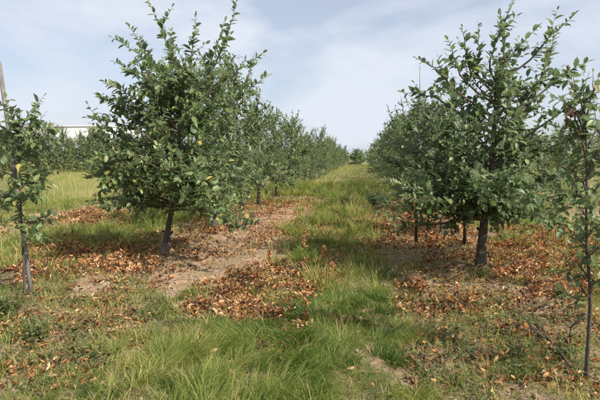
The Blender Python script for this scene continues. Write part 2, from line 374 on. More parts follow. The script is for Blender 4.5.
def grow(seed, Ht=3.6, lean=(0.1, 0.0), base=0.75, Rad=1.3, nscaf=26, size=0.078, spacing=0.03, shoots=(), r0=0.055, dens=1.0, limbs=(), top_rad=0.35, low_fill=1.0, droop=0.07, floor=0.5, side_twigs=0, thin=.45):
    """central-leader fruit tree; returns trunk MB, list of limb MBs, leaves, shoot leaves"""
    rg = np.random.default_rng(seed); tr = MB(); br = []; lv = Leaves(); sh = Leaves()
    m = 12; zs = np.r_[-0.06, .02, .07, .14, .24, np.linspace(.4, Ht, m - 1)]; m = len(zs); fr = np.clip(zs / Ht, 0, 1)
    tp = np.c_[lean[0] * fr + 0.03 * np.sin(fr * 7 + seed), lean[1] * fr + 0.03 * np.cos(fr * 6 + seed), zs]
    rad = r0 * (1 - 0.86 * fr ** 0.8); rad[:5] *= (2.0, 1.62, 1.32, 1.14, 1.04)
    tr.tube(tp, rad, 12, 0.09)
    for k in range(4):
        z = rg.uniform(.25, .8); a = rg.uniform(0, 6.28); q = np.array([np.interp(z, zs, tp[:, 0]), np.interp(z, zs, tp[:, 1]), z]); d = np.array([math.cos(a), math.sin(a), .5]); rq = np.interp(z, zs, rad)
        tr.tube([q + d * rq * .5, q + d * (rq + .015), q + d * (rq + rg.uniform(.02, .05))], [rq * .42, rq * .36, rq * .3], 7, .1)
    at = lambda z: np.array([np.interp(z, zs, tp[:, 0]), np.interp(z, zs, tp[:, 1]), z])
    az = rg.uniform(0, 6.28)
    jobs = []
    for i in range(nscaf):
        u = (i + 0.5) / nscaf; z = base + (Ht * 0.93 - base) * u ** 1.05; az += 2.4 + rg.normal(0, 0.3)
        prof = (math.sin(math.pi * min(1, (u * 0.8 + 0.28))) ** 0.7) * (1 - top_rad) + top_rad * (1 - u)
        ln = Rad * prof * rg.uniform(0.72, 1.12) + 0.12
        el = R(4 + 52 * u + rg.uniform(-12, 14))
        jobs.append((at(z), np.array([math.cos(az) * math.cos(el), math.sin(az) * math.cos(el), math.sin(el)]), ln, 0.035 - droop * (1 - u) ** 2, np.interp(z, zs, rad) * 0.45))
    for z, a, el, ln, r in limbs:
        jobs.append((at(z), np.array([math.cos(a) * math.cos(el), math.sin(a) * math.cos(el), math.sin(el)]), ln, 0.05, r))
    for p0, d0, ln, up, r in jobs:
        b = MB(); pts = lift(curve(p0, d0, ln, 7, rg, up, 0.10), floor)
        b.tube(pts, np.linspace(max(r, 0.012), 0.004, len(pts)), 6, 0.05)
        lv.twig(pts[1:], rg, spacing * 0.9, size, 0.05)
        nt_ = int(ln / 0.085 * dens * (1 - thin * min(1, max(0, (p0[2] - base) / (Ht - base)))))
        for k in range(nt_):
            f = rg.uniform(0.12, 1.0); q = np.array([np.interp(f * 7, np.arange(8), pts[:, c]) for c in range(3)])
            dd = unit(pts[-1] - pts[0]); v = rg.normal(0, 1, 3); v[2] = v[2] * 0.8 + 0.15; d = unit(dd * 0.55 + unit(v))
            l2 = rg.uniform(0.16, 0.5) * (1.0 if f < .8 else 0.75)
            if q[2] + d[2] * l2 < floor: d[2] = abs(d[2])
            tw = curve(q, d, l2, 4, rg, 0.04 if rg.random() < .7 else -0.12, 0.14)
            tw = lift(tw, floor); b.tube(tw, np.linspace(0.0045, 0.0018, len(tw)), 3)
            lv.twig(tw, rg, spacing, size, 0.08)
            if rg.random() < 0.35 * low_fill:
                d3 = unit(d + rg.normal(0, 0.8, 3)); t3 = curve(tw[2], d3, l2 * 0.6, 3, rg, 0, 0.15); b.tube(t3, np.linspace(0.003, 0.0015, 4), 3); lv.twig(t3, rg, spacing, size, 0.08)
        br.append(b)
    for (a, e_, bend) in shoots:
        b = MB(); a = np.array(a, float); e_ = np.array(e_, float); mid = (a + e_) / 2 + np.array(bend)
        tt = np.linspace(0, 1, 9)[:, None]; pts = (1 - tt) ** 2 * a + 2 * tt * (1 - tt) * mid + tt ** 2 * e_ + rg.normal(0, 0.012, (9, 3)) * (tt * (1 - tt) * 4)
        hd = math.hypot(a[0] - np.interp(a[2], zs, tp[:, 0]), a[1] - np.interp(a[2], zs, tp[:, 1])); t0 = at(max(base * .9, min(Ht * .9, a[2] - .45 * hd - .12)))
        foot = t0[None] * (1 - np.linspace(0, 1, 5)[:-1, None]) + a[None] * np.linspace(0, 1, 5)[:-1, None]; foot[1:] += np.array([0, 0, -.03]) + rg.normal(0, .015, (3, 3))
        full = np.vstack([foot, pts]); b.tube(full, np.linspace(0.017, 0.0025, len(full)), 5, .04); sh.twig(pts, rg, 0.027, size * 1.12, 0.05, 0.08, hang=-0.1)
        lv.twig(foot[1:], rg, spacing, size, 0.05)
        for k in range(side_twigs):
            f = rg.uniform(0.0, .62); q = np.array([np.interp(f * 12, np.arange(13), full[:, c]) for c in range(3)]) if k % 2 else np.array([np.interp(f * 8, np.arange(9), pts[:, c]) for c in range(3)])
            t3 = curve(q, unit(e_ - a) * .7 + rg.normal(0, .65, 3), rg.uniform(.12, .36), 4, rg, .04, .14); b.tube(t3, np.linspace(.004, .0016, 5), 3); lv.twig(t3, rg, spacing, size * 1.08, .08, .04, hang=.05)
        br.append(b)
    return tr, br, lv, sh
def tree_thing(name, loc, parts, mats=('bark', 'twig', 'leaf'), ratio=0.52, singles=0, rz=0.0, sc=1.0, eye=None):
    tr, br, lv, sh = parts; root = empty(name, loc, rz, sc)
    obj('trunk', tr.mesh('trunk', M[mats[0]]), root)
    for b in br: obj('branch', b.mesh('branch', M[mats[1]]), root)
    p_, f_, n_, l_, t_ = lv.arrays() if lv.p else (np.zeros((0, 3)),) * 3 + (np.zeros(0),) * 2
    if sh.p:
        a = sh.arrays(); k = len(a[0]); p_, f_, n_, l_, t_ = [np.concatenate([u_, v_]) for u_, v_ in zip(a, (p_, f_, n_, l_, t_))]
    else: k = 0
    if singles:
        d = np.linalg.norm(p_ + np.array(loc) - np.array([0, 0, CAM_H]), axis=1) / l_; d[:k] -= 100
        order = np.argsort(d); one, rest = order[:singles], order[singles:]
        for i in one: leaf_object(root, p_[i], f_[i], n_[i], l_[i], ratio, t_[i], mats[2])
    else: rest = np.arange(len(p_))
    if len(rest):
        c = obj('crown', leaf_mesh('crown', p_[rest], f_[rest], n_[rest], l_[rest], l_[rest] * ratio, t_[rest], M[mats[2]]), root); c['kind'] = 'stuff'
    return root
def on_ground(px, py):
    x, y = G(px, py); return Vector((x, y, H(x, y)))

# large tree left of the alley
bl = on_ground(166, 259); D = bl.y
def rel(b, px, py, dy=0.0): return tuple(P(px, py, b.y + dy) - b)
shoots_l = [(rel(bl, 178, 75), rel(bl, 149, 2, -.1), (0, 0, .12)), (rel(bl, 190, 70, .1), rel(bl, 196, 14, .1), (0.02, 0, 0)), (rel(bl, 210, 75), rel(bl, 237, -2, 0), (0.1, 0, 0)),
            (rel(bl, 175, 90, -.2), rel(bl, 113, 38, -.3), (0, 0, .15)), (rel(bl, 160, 80, 0), rel(bl, 128, 25, .2), (0, 0, .08)), (rel(bl, 165, 95, -.2), rel(bl, 114, 62, -.3), (0, 0, .06)),
            (rel(bl, 215, 85), rel(bl, 263, 53, -.1), (0, 0, -.02)), (rel(bl, 205, 85, .3), rel(bl, 225, 20, .4), (0, 0, .05)), (rel(bl, 150, 110, -.2), rel(bl, 105, 82, -.3), (0, 0, .08)),
            (rel(bl, 225, 110, .2), rel(bl, 268, 76, .2), (0, 0, .04)), (rel(bl, 140, 130, -.3), rel(bl, 88, 118, -.4), (0, 0, .05)), (rel(bl, 170, 80, .3), rel(bl, 172, 30, .4), (0, 0, .03))]
lim_l = [(0.78 + .1 * q, R(200 + 47 * q), R(12), 1.25, .02) for q in range(8)] + [(.8 + .22 * q, R(165 + 25 * (q % 3)), R(24 + 5 * q), 1.5 - .05 * q, .022) for q in range(6)] + [(.75 + .15 * q, R(-110 + 40 * q), R(2), 1.0, .018) for q in range(5)]
tl = grow(11, 3.05, (0.42, 0.05), 0.66, 1.6, 42, 0.1, 0.034, shoots_l, 0.055, 1.3, lim_l, side_twigs=4, thin=.62, droop=.10, floor=.55)
big_left = o = tree_thing('fruit_tree', bl, tl, singles=260)
tag(o, 'large leafy fruit tree left of the alley with long upright shoots against the sky', 'tree', 'orchard fruit trees')
mb = MB(); mb.tube([(0, 0, -.03), (0.004, 0, .05), (0.008, 0, .12), (0.012, 0, .17)], [0.122, 0.098, 0.08, 0.066], 12, 0.14)
gd = obj('trunk_base', mb.mesh('trunk_base', M['lime']), o); gd['label'] = 'flared paler foot of the trunk'

# large tree right of the alley
brr = on_ground(482, 271)
shoots_r = [(rel(brr, 490, 60), rel(brr, 515, 0, -.1), (0.0, 0, .1)), (rel(brr, 530, 60, 0), rel(brr, 574, 15, -.1), (0, 0, .05)), (rel(brr, 478, 75), rel(brr, 478, 24, 0), (0.02, 0, 0)),
            (rel(brr, 450, 85, -.2), rel(brr, 416, 58, -.3), (0, 0, .1)), (rel(brr, 460, 75, -.1), rel(brr, 448, 40, -.2), (0, 0, .05)), (rel(brr, 545, 90), rel(brr, 588, 62, 0), (0, 0, .08)),
            (rel(brr, 500, 70, .3), rel(brr, 540, 25, .3), (0, 0, .02)), (rel(brr, 550, 120, -.3), rel(brr, 592, 100, -.3), (0, 0, .06)), (rel(brr, 440, 100, .1), rel(brr, 402, 92, 0), (0, 0, .05)),
            (rel(brr, 540, 80, .1), rel(brr, 555, 30, .1), (0.05, 0, 0)), (rel(brr, 505, 60, -.2), rel(brr, 500, 15, -.2), (0.0, 0, 0)), (rel(brr, 470, 70, .2), rel(brr, 462, 28, .2), (0, 0, .02))]
lim = [(.66 + .07 * q, R(140 + 25 * q), R(-4 + 3 * q), 1.3, .018) for q in range(5)] + [(0.8 + .12 * q, R(150 + 30 * (q % 3)), R(6 + 5 * q), 1.35, .02) for q in range(5)] + [(.75 + .12 * q, R(-100 + 35 * q), R(0), 1.1, .018) for q in range(5)] + [(0.78, R(165), R(20), 0.75, 0.04), (0.9, R(10), R(45), 1.35, 0.042), (1.0, R(200), R(40), 1.3, 0.035), (0.85, R(-70), R(25), 0.9, 0.03), (1.4, R(15), R(50), 1.4, 0.028)]
trt = grow(23, 2.85, (0.14, 0.1), 0.66, 1.62, 32, 0.098, 0.036, shoots_r, 0.072, 1.2, lim, side_twigs=5, droop=.11, floor=.42)
big_right = o = tree_thing('fruit_tree', brr, trt, singles=260)
tag(o, 'large spreading fruit tree right of the alley with thick dark forked trunk', 'tree', 'orchard fruit trees')

# row trees: four kinds, copied along the rows
def proto(seed, **kw): return grow(seed, **kw)
VAR = []
for sd_, kw in ((31, dict(Ht=3.0, Rad=1.1, nscaf=30)), (37, dict(Ht=3.4, Rad=1.15, nscaf=30, lean=(-.15, .1))), (41, dict(Ht=2.7, Rad=1.2, nscaf=27, lean=(.2, -.1))), (53, dict(Ht=3.3, Rad=1.0, nscaf=29))):
    rg = np.random.default_rng(sd_)
    shs = []
    for k in range(7):
        a = rg.uniform(0, 6.28); z = kw['Ht'] * rg.uniform(.75, .95); r_ = rg.uniform(.1, .45)
        shs.append(((r_ * math.cos(a), r_ * math.sin(a), z), ((r_ + .25) * math.cos(a + .2), (r_ + .25) * math.sin(a + .2), z + rg.uniform(.4, .75)), (0, 0, .03)))
    tr, br, lv, sh = grow(sd_, size=0.09, spacing=0.034, shoots=shs, base=0.72, dens=1.3, side_twigs=4, droop=.08, floor=.5, **kw)
    lv.p += sh.p; lv.f += sh.f; lv.n += sh.n; lv.l += sh.l; lv.t += sh.t
    p_, f_, n_, l_, t_ = lv.arrays(); b2 = MB()
    for b in br:
        b2.V += b.V; b2.Q += [q + b2.n for q in b.Q]; b2.T += [q + b2.n for q in b.T]; b2.n += b.n
    # branches of one limb keep their own mesh for the nearer copies
    VAR.append((tr.mesh('trunk', M['bark']), [b.mesh('branch', M['twig']) for b in br], leaf_mesh('crown', p_, f_, n_, l_, l_ * 0.52, t_, M['leaf']), b2.mesh('limbs', M['twig'])))
def row_tree(x, y, var, rz, sc, label, group, near=False):
    tr, br, cr_, all_ = VAR[var]; root = empty('fruit_tree', (x, y, H(x, y)), rz, sc); root.scale = (sc * random.uniform(.92, 1.08), sc * random.uniform(.92, 1.08), sc)
    obj('trunk', tr, root)
    if near:
        for b in br: obj('branch', b, root)
    else: obj('limbs', all_, root)['kind'] = 'stuff'
    obj('crown', cr_, root)['kind'] = 'stuff'
    return tag(root, label, 'tree', group)
ORD = ['', 'first', 'second', 'third', 'fourth', 'fifth', 'sixth', 'seventh', 'eighth', 'ninth', 'tenth']
def row(x, ys, side, group, scales=None):
    for i, y in enumerate(ys):
        k = i + 1
        lab = f'{ORD[k]} leafy tree behind the large front tree in the {side} row' if k <= 8 else f'small far tree in the distant end of the {side} row'
        sc = (scales[i] if scales and i < len(scales) else random.uniform(.78, 1.08))
        row_tree(x + random.uniform(-.15, .15), y + random.uniform(-.15, .15), (i * 3 + (side == 'right')) % 4, random.uniform(0, 6.28), sc, lab, group if k <= 8 else group + ' far end', y < 18)
row(ROW_L, [9.6, 12.0, 14.3, 17.0, 19.6, 22.4, 25.0, 27.6, 30.2, 33, 36, 39, 42, 45, 48, 52, 56, 60, 65, 70, 76, 82, 90], 'left', 'trees of the left row', [1.15, 1.2, 1.15, .96, 1.08, .86, 1.0])
row(ROW_R + .05, [9.4, 13.2, 16.4, 19.0, 21.6, 24.2, 26.8, 29.6, 32.4, 35.4, 38.4, 41.6, 45, 48, 52, 56, 60, 65, 70, 76, 82, 90], 'right', 'trees of the right row', [.78, 1.08, 1.02, 1.0, 1.05, 1.0])
# next row on the left: gaps near the camera
for i, y in enumerate([15.6, 18.0, 20.6, 23.4, 27]):
    row_tree(-7.9 + random.uniform(-.2, .2), y, i % 4, random.uniform(0, 6.28), .92, ['tree of the next row seen left behind the large left tree', 'partly hidden second tree of the next row on the left', 'third tree of the next row on the left, mostly hidden', 'fourth tree of the next row on the left, mostly hidden', 'fifth tree of the next row on the left, mostly hidden'][i], 'trees of the next row on the left')
# far block on the left
k = 0
for px in range(-12, 130, 7):
    Y = random.uniform(44, 56); d = ray(px, 160); x = d.x / d.y * Y
    row_tree(x, Y, k % 4, random.uniform(0, 6.28), random.uniform(1.3, 1.55), 'far tree in the low tree belt before the white building', 'far tree belt on the left'); k += 1
# rows beyond on the right
for i, y in enumerate([23, 25.6, 28.2, 31, 34, 37]):
    row_tree(11.2 + random.uniform(-.2, .2), y, (i + 1) % 4, random.uniform(0, 6.28), 1.0, ORD[i + 1] + ' tree from the front in the far right row', 'trees of the far right row')
for i, y in enumerate([25, 27.6, 30.2, 33, 36]):
    row_tree(6.4 + random.uniform(-.2, .2), y, (i + 2) % 4, random.uniform(0, 6.28), .8, ORD[i + 1] + ' tree from the front in the next row on the right', 'trees of the next row on the right')
# round tree closing the alley
e = P(357, 166, 88)
rt = grow(67, 2.7, (0, 0), .25, 1.75, 34, .16, .05, (), .07, 1.1, droop=.04, floor=.1)
o = tree_thing('round_tree', (e.x, 88, H(e.x, 88)), rt, ratio=.6); o.scale = (1.1, 1.1, 1.15)
tag(o, 'small round dark tree standing at the far end of the alley', 'tree')

# ------------------------------------------------------------------ young trees in front
def sapling(px, py, stem, sides, name, label, seed, size, ratio, r0, top_tone=0.0, spacing=0.05, extra=None, hang=0.6, sub=6):
    rg = np.random.default_rng(seed); b = on_ground(px, py); root = empty(name, b)
    pts = np.array([rel(b, *s) for s in stem]); pts[0] = (0, 0, -.04)
    fine = np.stack([np.interp(np.linspace(0, len(pts) - 1, 24), np.arange(len(pts)), pts[:, k]) for k in range(3)], 1)
    fine[1:-1] = (fine[:-2] + 2 * fine[1:-1] + fine[2:]) / 4
    tr = MB(); rad = np.linspace(r0, 0.004, 24); rad[0] *= 1.5; rad[1] *= 1.2; tr.tube(fine, rad, 8, 0.08)
    obj('trunk', tr.mesh('trunk', M['bark']), root)
    lv = Leaves(); lv.twig(fine[9:], rg, spacing, size, 0.02, hang=hang)
    twigs = []
    for a_, e_ in sides:
        a_ = np.array(rel(b, *a_)); e_ = np.array(rel(b, *e_)); tt = np.linspace(0, 1, 6)[:, None]
        q = a_ * (1 - tt) + e_ * tt + np.array([0, 0, .05]) * (tt * (1 - tt) * 4) + rg.normal(0, .006, (6, 3))
        m_ = MB(); m_.tube(q, np.linspace(.008, .0022, 6), 5); obj('branch', m_.mesh('branch', M['twig']), root)
        lv.twig(q, rg, spacing, size, 0.1, hang=hang)
        for _ in range(sub):
            f = rg.integers(1, 6); t3 = curve(q[f], unit(e_ - a_) * .6 + rg.normal(0, .6, 3), rg.uniform(.1, .25), 3, rg, .03, .15); m2 = MB(); m2.tube(t3, np.linspace(.004, .0015, 4), 3); lv.twig(t3, rg, spacing, size, .1, hang=hang); twigs.append(m2)
    for m2 in twigs: obj('twig', m2.mesh('twig', M['twig']), root)
    p_, f_, n_, l_, t_ = lv.arrays(); perm = rg.permutation(len(p_)); keep = perm[:300]; rest = perm[300:]
    for i in keep: leaf_object(root, p_[i], f_[i], n_[i], l_[i], ratio, t_[i], 'leaf')
    if len(rest): obj('crown', leaf_mesh('crown', p_[rest], f_[rest], n_[rest], l_[rest], l_[rest] * (.5 if ratio > .45 else .36), t_[rest], M['leaf']), root)['kind'] = 'stuff'
    tag(root, label, 'tree', 'young trees at the front of the rows')
    return root, b
o, b = sapling(25, 303, [(25, 303), (24, 270), (22, 230), (20, 190), (18, 150), (20, 112)],
    [((20, 190, 0), (44, 172, .2)), ((19, 170, 0), (2, 150, -.1)), ((18, 160, 0), (46, 140, 0)), ((18, 150, 0), (38, 122, .1)), ((19, 145, 0), (-8, 128, 0)), ((20, 135, 0), (34, 108, .1)),
     ((20, 180, 0), (-10, 175, .2)), ((21, 205, 0), (42, 196, -.2)), ((22, 215, 0), (5, 200, .1)), ((22, 228, 0), (44, 222, .2)), ((22, 225, 0), (2, 222, -.2)), ((19, 140, 0), (8, 112, 0)),
     ((20, 160, 0), (56, 152, .2)), ((23, 245, 0), (36, 236, 0)), ((20, 150, 0), (-6, 140, .2)), ((20, 175, 0), (52, 184, .1)), ((21, 200, 0), (-6, 196, .1)), ((19, 150, 0), (52, 128, .1))],
    'young_tree', 'thin leafy young tree at the left edge beside a leaning stake', 61, 0.085, 0.5, 0.014, spacing=0.027, hang=0.4)
mb = MB(); q0 = np.array(P(33, 302, b.y + .06)); q1 = np.array(P(-1, 62, b.y + .35)); mb.tube([q0 + (0, 0, -.1), q0 * .7 + q1 * .3, q0 * .3 + q1 * .7, q1], [.024, .024, .023, .022], 8, .06)
o = obj('stake', mb.mesh('stake', M['wood'])); tag(o, 'weathered grey wooden stake leaning behind the young tree at the left edge', 'stake', 'tree stakes')

o, b = sapling(586, 384, [(586, 384), (588, 345), (591, 300), (588, 262), (586, 225), (587, 180), (586, 130), (583, 84)],
    [((587, 180, 0), (600, 150, 0)), ((586, 160, 0), (572, 130, 0)), ((586, 140, 0), (566, 104, .05)), ((585, 120, 0), (600, 84, 0)), ((587, 200, 0), (612, 185, 0)), ((586, 215, 0), (562, 210, -.1)),
     ((587, 240, 0), (606, 225, 0)), ((589, 280, 0), (572, 268, .1)), ((589, 290, 0), (607, 285, -.1)), ((586, 150, 0), (612, 112, .1)), ((586, 190, 0), (568, 172, .1)), ((586, 130, 0), (576, 92, 0)), ((588, 255, 0), (570, 236, .1)), ((588, 262, 0), (606, 250, 0)), ((587, 225, 0), (600, 205, .1)), ((590, 300, 0), (578, 300, 0)), ((587, 170, 0), (612, 150, 0)), ((586, 205, 0), (574, 196, 0))],
    'young_tree', 'slender young tree with narrow drooping leaves at the right edge', 77, 0.082, 0.36, 0.015, spacing=0.03, hang=0.7)
mb = MB(); a0 = np.array(rel(b, 591, 312)); mb.tube([a0, np.array(rel(b, 580, 319)), np.array(rel(b, 571, 327)), np.array(rel(b, 569, 338))], [.009, .008, .006, .003], 6, .1)
sb = obj('branch', mb.mesh('branch', M['bark']), o); sb['label'] = 'bare crooked stub low on the trunk'
rg = np.random.default_rng(5)
tip = np.array(rel(b, 571, 110))
for k in range(6):
    leaf_object(o, tip + rg.normal(0, .03, 3), (rg.normal(0, 1), rg.normal(0, .6), -.5 + rg.normal(0, .4)), (0.2, -.4, 1), 0.085, .36, rg.random(), 'leaf_red')

# second, smaller young tree behind the left one
o, b = sapling(41, 214, [(41, 214), (42, 196), (41, 180), (42, 165)], [((41, 190, 0), (50, 180, .1)), ((42, 182, 0), (33, 174, 0)), ((41, 175, 0), (50, 166, .1)), ((42, 170, 0), (35, 160, 0))],
    'young_tree', 'small thin young tree in the grass behind the left stake', 83, 0.08, 0.5, 0.014, spacing=0.06)

# posts of the right row
def post(px, y, top_py, r, mat, label, lean=0.0, rod_top=None):
    d = ray(px, 200); x = d.x / d.y * y; z0 = H(x, y); top = P(px, top_py, y).z - z0
    root = empty('row_post', (x, y, z0)); mb = MB(); mb.tube([(0, 0, -.1), (lean * .5, 0, top * .5), (lean, 0, top)], [r, r * .97, r * .92], 10, .03); obj('post', mb.mesh('post', M[mat]), root)
    mb = MB(); mb.tube([(lean, 0, top - .0), (lean, 0, top + .035)], [r * .95, r * .5], 10); obj('cap', mb.mesh('cap', M[mat]), root)
    if rod_top:
        t2 = P(px, rod_top, y).z - z0; mb = MB(); mb.tube([(lean, 0, top - .3), (lean, 0, t2)], [.011, .009], 6); obj('rod', mb.mesh('rod', M['steel']), root)
    tag(root, label, 'post', 'posts of the right row')
post(417, 8.0, 104, .027, 'darkwood', 'dark post with a thin upright rod standing out of the right row', 0, 66)
post(466, 8.2, 112, .03, 'darkwood', 'slim dark wooden post half hidden inside the large right tree')

# ------------------------------------------------------------------ ground cover
def scatter(n, x0, x1, y0, y1, dens, rg):
    x = rg.uniform(x0, x1, n); y = rg.uniform(y0, y1, n); k = rg.random(n) < dens(x, y); return x[k], y[k]
def in_view(x, y, m=0.4):
    d = -math.sin(YAW) * x + math.cos(YAW) * y; s = math.cos(YAW) * x + math.sin(YAW) * y
    return (d > 1.9) & (np.abs(s) < d * 0.70 + m)
def blades(name, x, y, length, width, tone, lean_dir, lean_amt, mat, rg, segs=3, z0=None):
    n = len(x); base = np.c_[x, y, (height(x, y) if z0 is None else z0) - .005]
    az = lean_dir; ld = np.c_[np.cos(az), np.sin(az), np.zeros(n)]; fa = rg.uniform(0, 6.28, n); sd_ = np.c_[np.cos(fa), np.sin(fa), np.zeros(n)]
    rows = []; pos = base.copy(); ang = rg.uniform(.02, .25, n)
    ts = np.linspace(0, 1, segs + 1)
    for i, t in enumerate(ts):
        wd = width * (1 - t ** 1.6) * (0.7 if i == 0 else 1)
        if i < segs: rows += [pos - sd_ * wd[:, None] / 2, pos + sd_ * wd[:, None] / 2]
        else: rows += [pos]
        ang2 = np.minimum(ang + lean_amt * (i + .6) / segs, 1.95)
        pos = pos + (ld * np.sin(ang2)[:, None] + np.array([0, 0, 1.0]) * np.cos(ang2)[:, None]) * (length / segs)[:, None]
        gz = height(pos[:, 0], pos[:, 1]) + .008; pos[:, 2] = np.maximum(pos[:, 2], gz)
    kk = 2 * segs + 1; V = np.stack(rows, 1).reshape(-1, 3); off = (np.arange(n) * kk)[:, None, None]
    Qd = np.array([(2 * i, 2 * i + 1, 2 * i + 3, 2 * i + 2) for i in range(segs - 1)]); Td = np.array([(2 * segs - 2, 2 * segs - 1, 2 * segs)])
    return mesh_np(name, V, [(Qd[None] + off).reshape(-1, 4), (Td[None] + off).reshape(-1, 3)], M[mat], {'tone': np.repeat(np.clip(tone, 0, 1), kk)})
rg = np.random.default_rng(101)
# long fine grass in tussocks combed over in the foreground
nt_ = 420; tcx = rg.uniform(-2.3, 1.3, nt_); tcy = rg.uniform(2.2, 5.3, nt_); k = (lush_mask(tcx, tcy) & (rg.random(nt_) < .85)) | (rg.random(nt_) < .10); tcx, tcy = tcx[k], tcy[k]
tr_ = rg.uniform(.06, .17, len(tcx)); th_ = rg.uniform(.5, 1.15, len(tcx)) * np.where(tcy > 3.9, .6, 1); tt_ = rg.normal(0, .17, len(tcx)); comb = 2.6 * noise(tcx, tcy, 1.5, 2, 2)
per = 520; per = 300; i_ = np.repeat(np.arange(len(tcx)), per); a = rg.uniform(0, 6.28, len(i_)); rr = tr_[i_] * rg.random(len(i_)) ** .5
x = tcx[i_] + rr * np.cos(a); y = tcy[i_] + rr * np.sin(a); k = in_view(x, y); x, y, i_, a = x[k], y[k], i_[k], a[k]
flow = np.arctan2(np.sin(a) * .8 + np.sin(comb[i_]) * .9, np.cos(a) * .8 + np.cos(comb[i_]) * .9) + rg.normal(0, .35, len(x))
tone = .36 + tt_[i_] + rg.normal(0, .17, len(x)) + .16 * np.clip((-.7 - x) * 2, 0, 1) - .16 * np.clip((y - 3.5) * 1.5, 0, 1); dd_ = rg.random(len(x)) < .07; tone[dd_] = rg.uniform(.8, 1, dd_.sum())
o = obj('long_grass', blades('long_grass', x, y, rg.uniform(.07, .29, len(x)) * th_[i_], rg.uniform(.002, .0055, len(x)), tone, flow, rg.uniform(1.1, 2.6, len(x)), 'grass', rg, 4))
tag(o, 'long fine green grass combed over in the foreground', 'grass', kind='stuff')
# short mixed grass of the foreground and the alley
def mixed(n, x0, x1, y0, y1, name, label, wmul, hmul, fall):
    x, y = scatter(n, x0, x1, y0, y1, lambda a, b_: grass_density(a, b_) * fall(b_), rg)
    k = in_view(x, y) & ((rg.random(len(x)) < .45) | ~lush_mask(x, y)); x, y = x[k], y[k]
    tone = .46 + .28 * noise(x, y, 1.6, 3) + rg.normal(0, .16, len(x)); dr = rg.random(len(x)) < np.clip(.22 + .25 * noise(x, y, 1.1, 5) + .28 * (y < 4.8) * ~lush_mask(x, y), .02, .7); tone[dr] = rg.uniform(.75, 1, dr.sum())
    ln = rg.uniform(.05, .2, len(x)) * hmul * np.clip(1 + .7 * noise(x, y, .8, 4), .4, 1.8)
    o = obj(name, blades(name, x, y, ln, rg.uniform(.003, .0075, len(x)) * wmul, tone, rg.uniform(0, 6.28, len(x)), rg.uniform(.3, 1.9, len(x)), 'grass', rg, 3))
    tag(o, label, 'grass', kind='stuff')
mixed(120000, -4.2, 3.2, 2.1, 6.2, 'foreground_grass', 'short mixed green and dry grass between litter in the foreground', 1, .8, lambda b_: 1.0)
mixed(200000, -13, 6, 6.0, 16, 'alley_grass', 'short green grass of the alley between the tree rows', 1.7, 1.1, lambda b_: np.clip(1.5 - b_ / 16, .4, 1))
# taller grass tufts and weeds along the alley
nt_ = 900; tcx = rg.uniform(-6.5, 3.5, nt_); tcy = 5.2 + 20 * rg.random(nt_) ** 1.3; k = (rg.random(nt_) < alley(tcx, tcy) ** 2 * np.clip(1.1 - litter_density(tcx, tcy), 0, 1)) & in_view(tcx, tcy); tcx, tcy = tcx[k], tcy[k]
per = 90; i_ = np.repeat(np.arange(len(tcx)), per); tt_ = rg.normal(0, .16, len(tcx)); th_ = rg.uniform(.5, 1.3, len(tcx)) * np.clip(.6 + tcy / 18, .7, 1.5)
a = rg.uniform(0, 6.28, len(i_)); rr = .14 * rg.random(len(i_)) ** .6; x = tcx[i_] + rr * np.cos(a); y = tcy[i_] + rr * np.sin(a)
tone = .47 + tt_[i_] + rg.normal(0, .18, len(x)); dd_ = rg.random(len(x)) < .18; tone[dd_] = .95
o = obj('tall_grass', blades('tall_grass', x, y, rg.uniform(.1, .36, len(x)) * th_[i_], rg.uniform(.004, .008, len(x)) * (1 + y / 16), tone, a + rg.normal(0, .6, len(x)), rg.uniform(.3, 1.7, len(x)), 'grass', rg, 3))
tag(o, 'taller rough grass tufts scattered along the alley', 'grass', kind='stuff')
# alley and meadow grass, farther out
x, y = scatter(270000, -42, 22, 12, 95, lambda a, b_: alley(a, b_) * np.clip((16. / b_) ** 1.1, 0, 1) * np.where(np.abs(a + .8) < 2.6, 1, .6), rg)
k = in_view(x, y, 1); x, y = x[k], y[k]
tone = .44 + .32 * noise(x, y, 3.5, 3) + rg.normal(0, .16, len(x)) + .12 * np.clip((y - 20) / 40, 0, 1) + .12 * (x < -7)
o = obj('meadow_grass', blades('meadow_grass', x, y, rg.uniform(.16, .42, len(x)) * (1 + .5 * noise(x, y, 2.5, 4)), rg.uniform(.008, .016, len(x)) * (.6 + y / 30), tone, rg.uniform(0, 6.28, len(x)), rg.uniform(.2, 1.2, len(x)), 'grass', rg, 2))
tag(o, 'sunlit yellowish grass running along the alleys into the distance', 'grass', kind='stuff')
# dry straw
x, y = scatter(60000, -4, 3, 2.2, 8, lambda a, b_: .4 * (~lush_mask(a, b_)) * np.clip(.3 + noise(a, b_, .9, 5), .05, 1), rg)
k = in_view(x, y); x, y = x[k], y[k]
o = obj('dry_straw', blades('dry_straw', x, y, rg.uniform(.08, .26, len(x)), rg.uniform(.002, .004, len(x)), rg.random(len(x)), rg.uniform(0, 6.28, len(x)), rg.uniform(1.0, 2.4, len(x)), 'straw', rg, 3))
tag(o, 'pale dry straw lying on the soil', 'straw', kind='stuff')
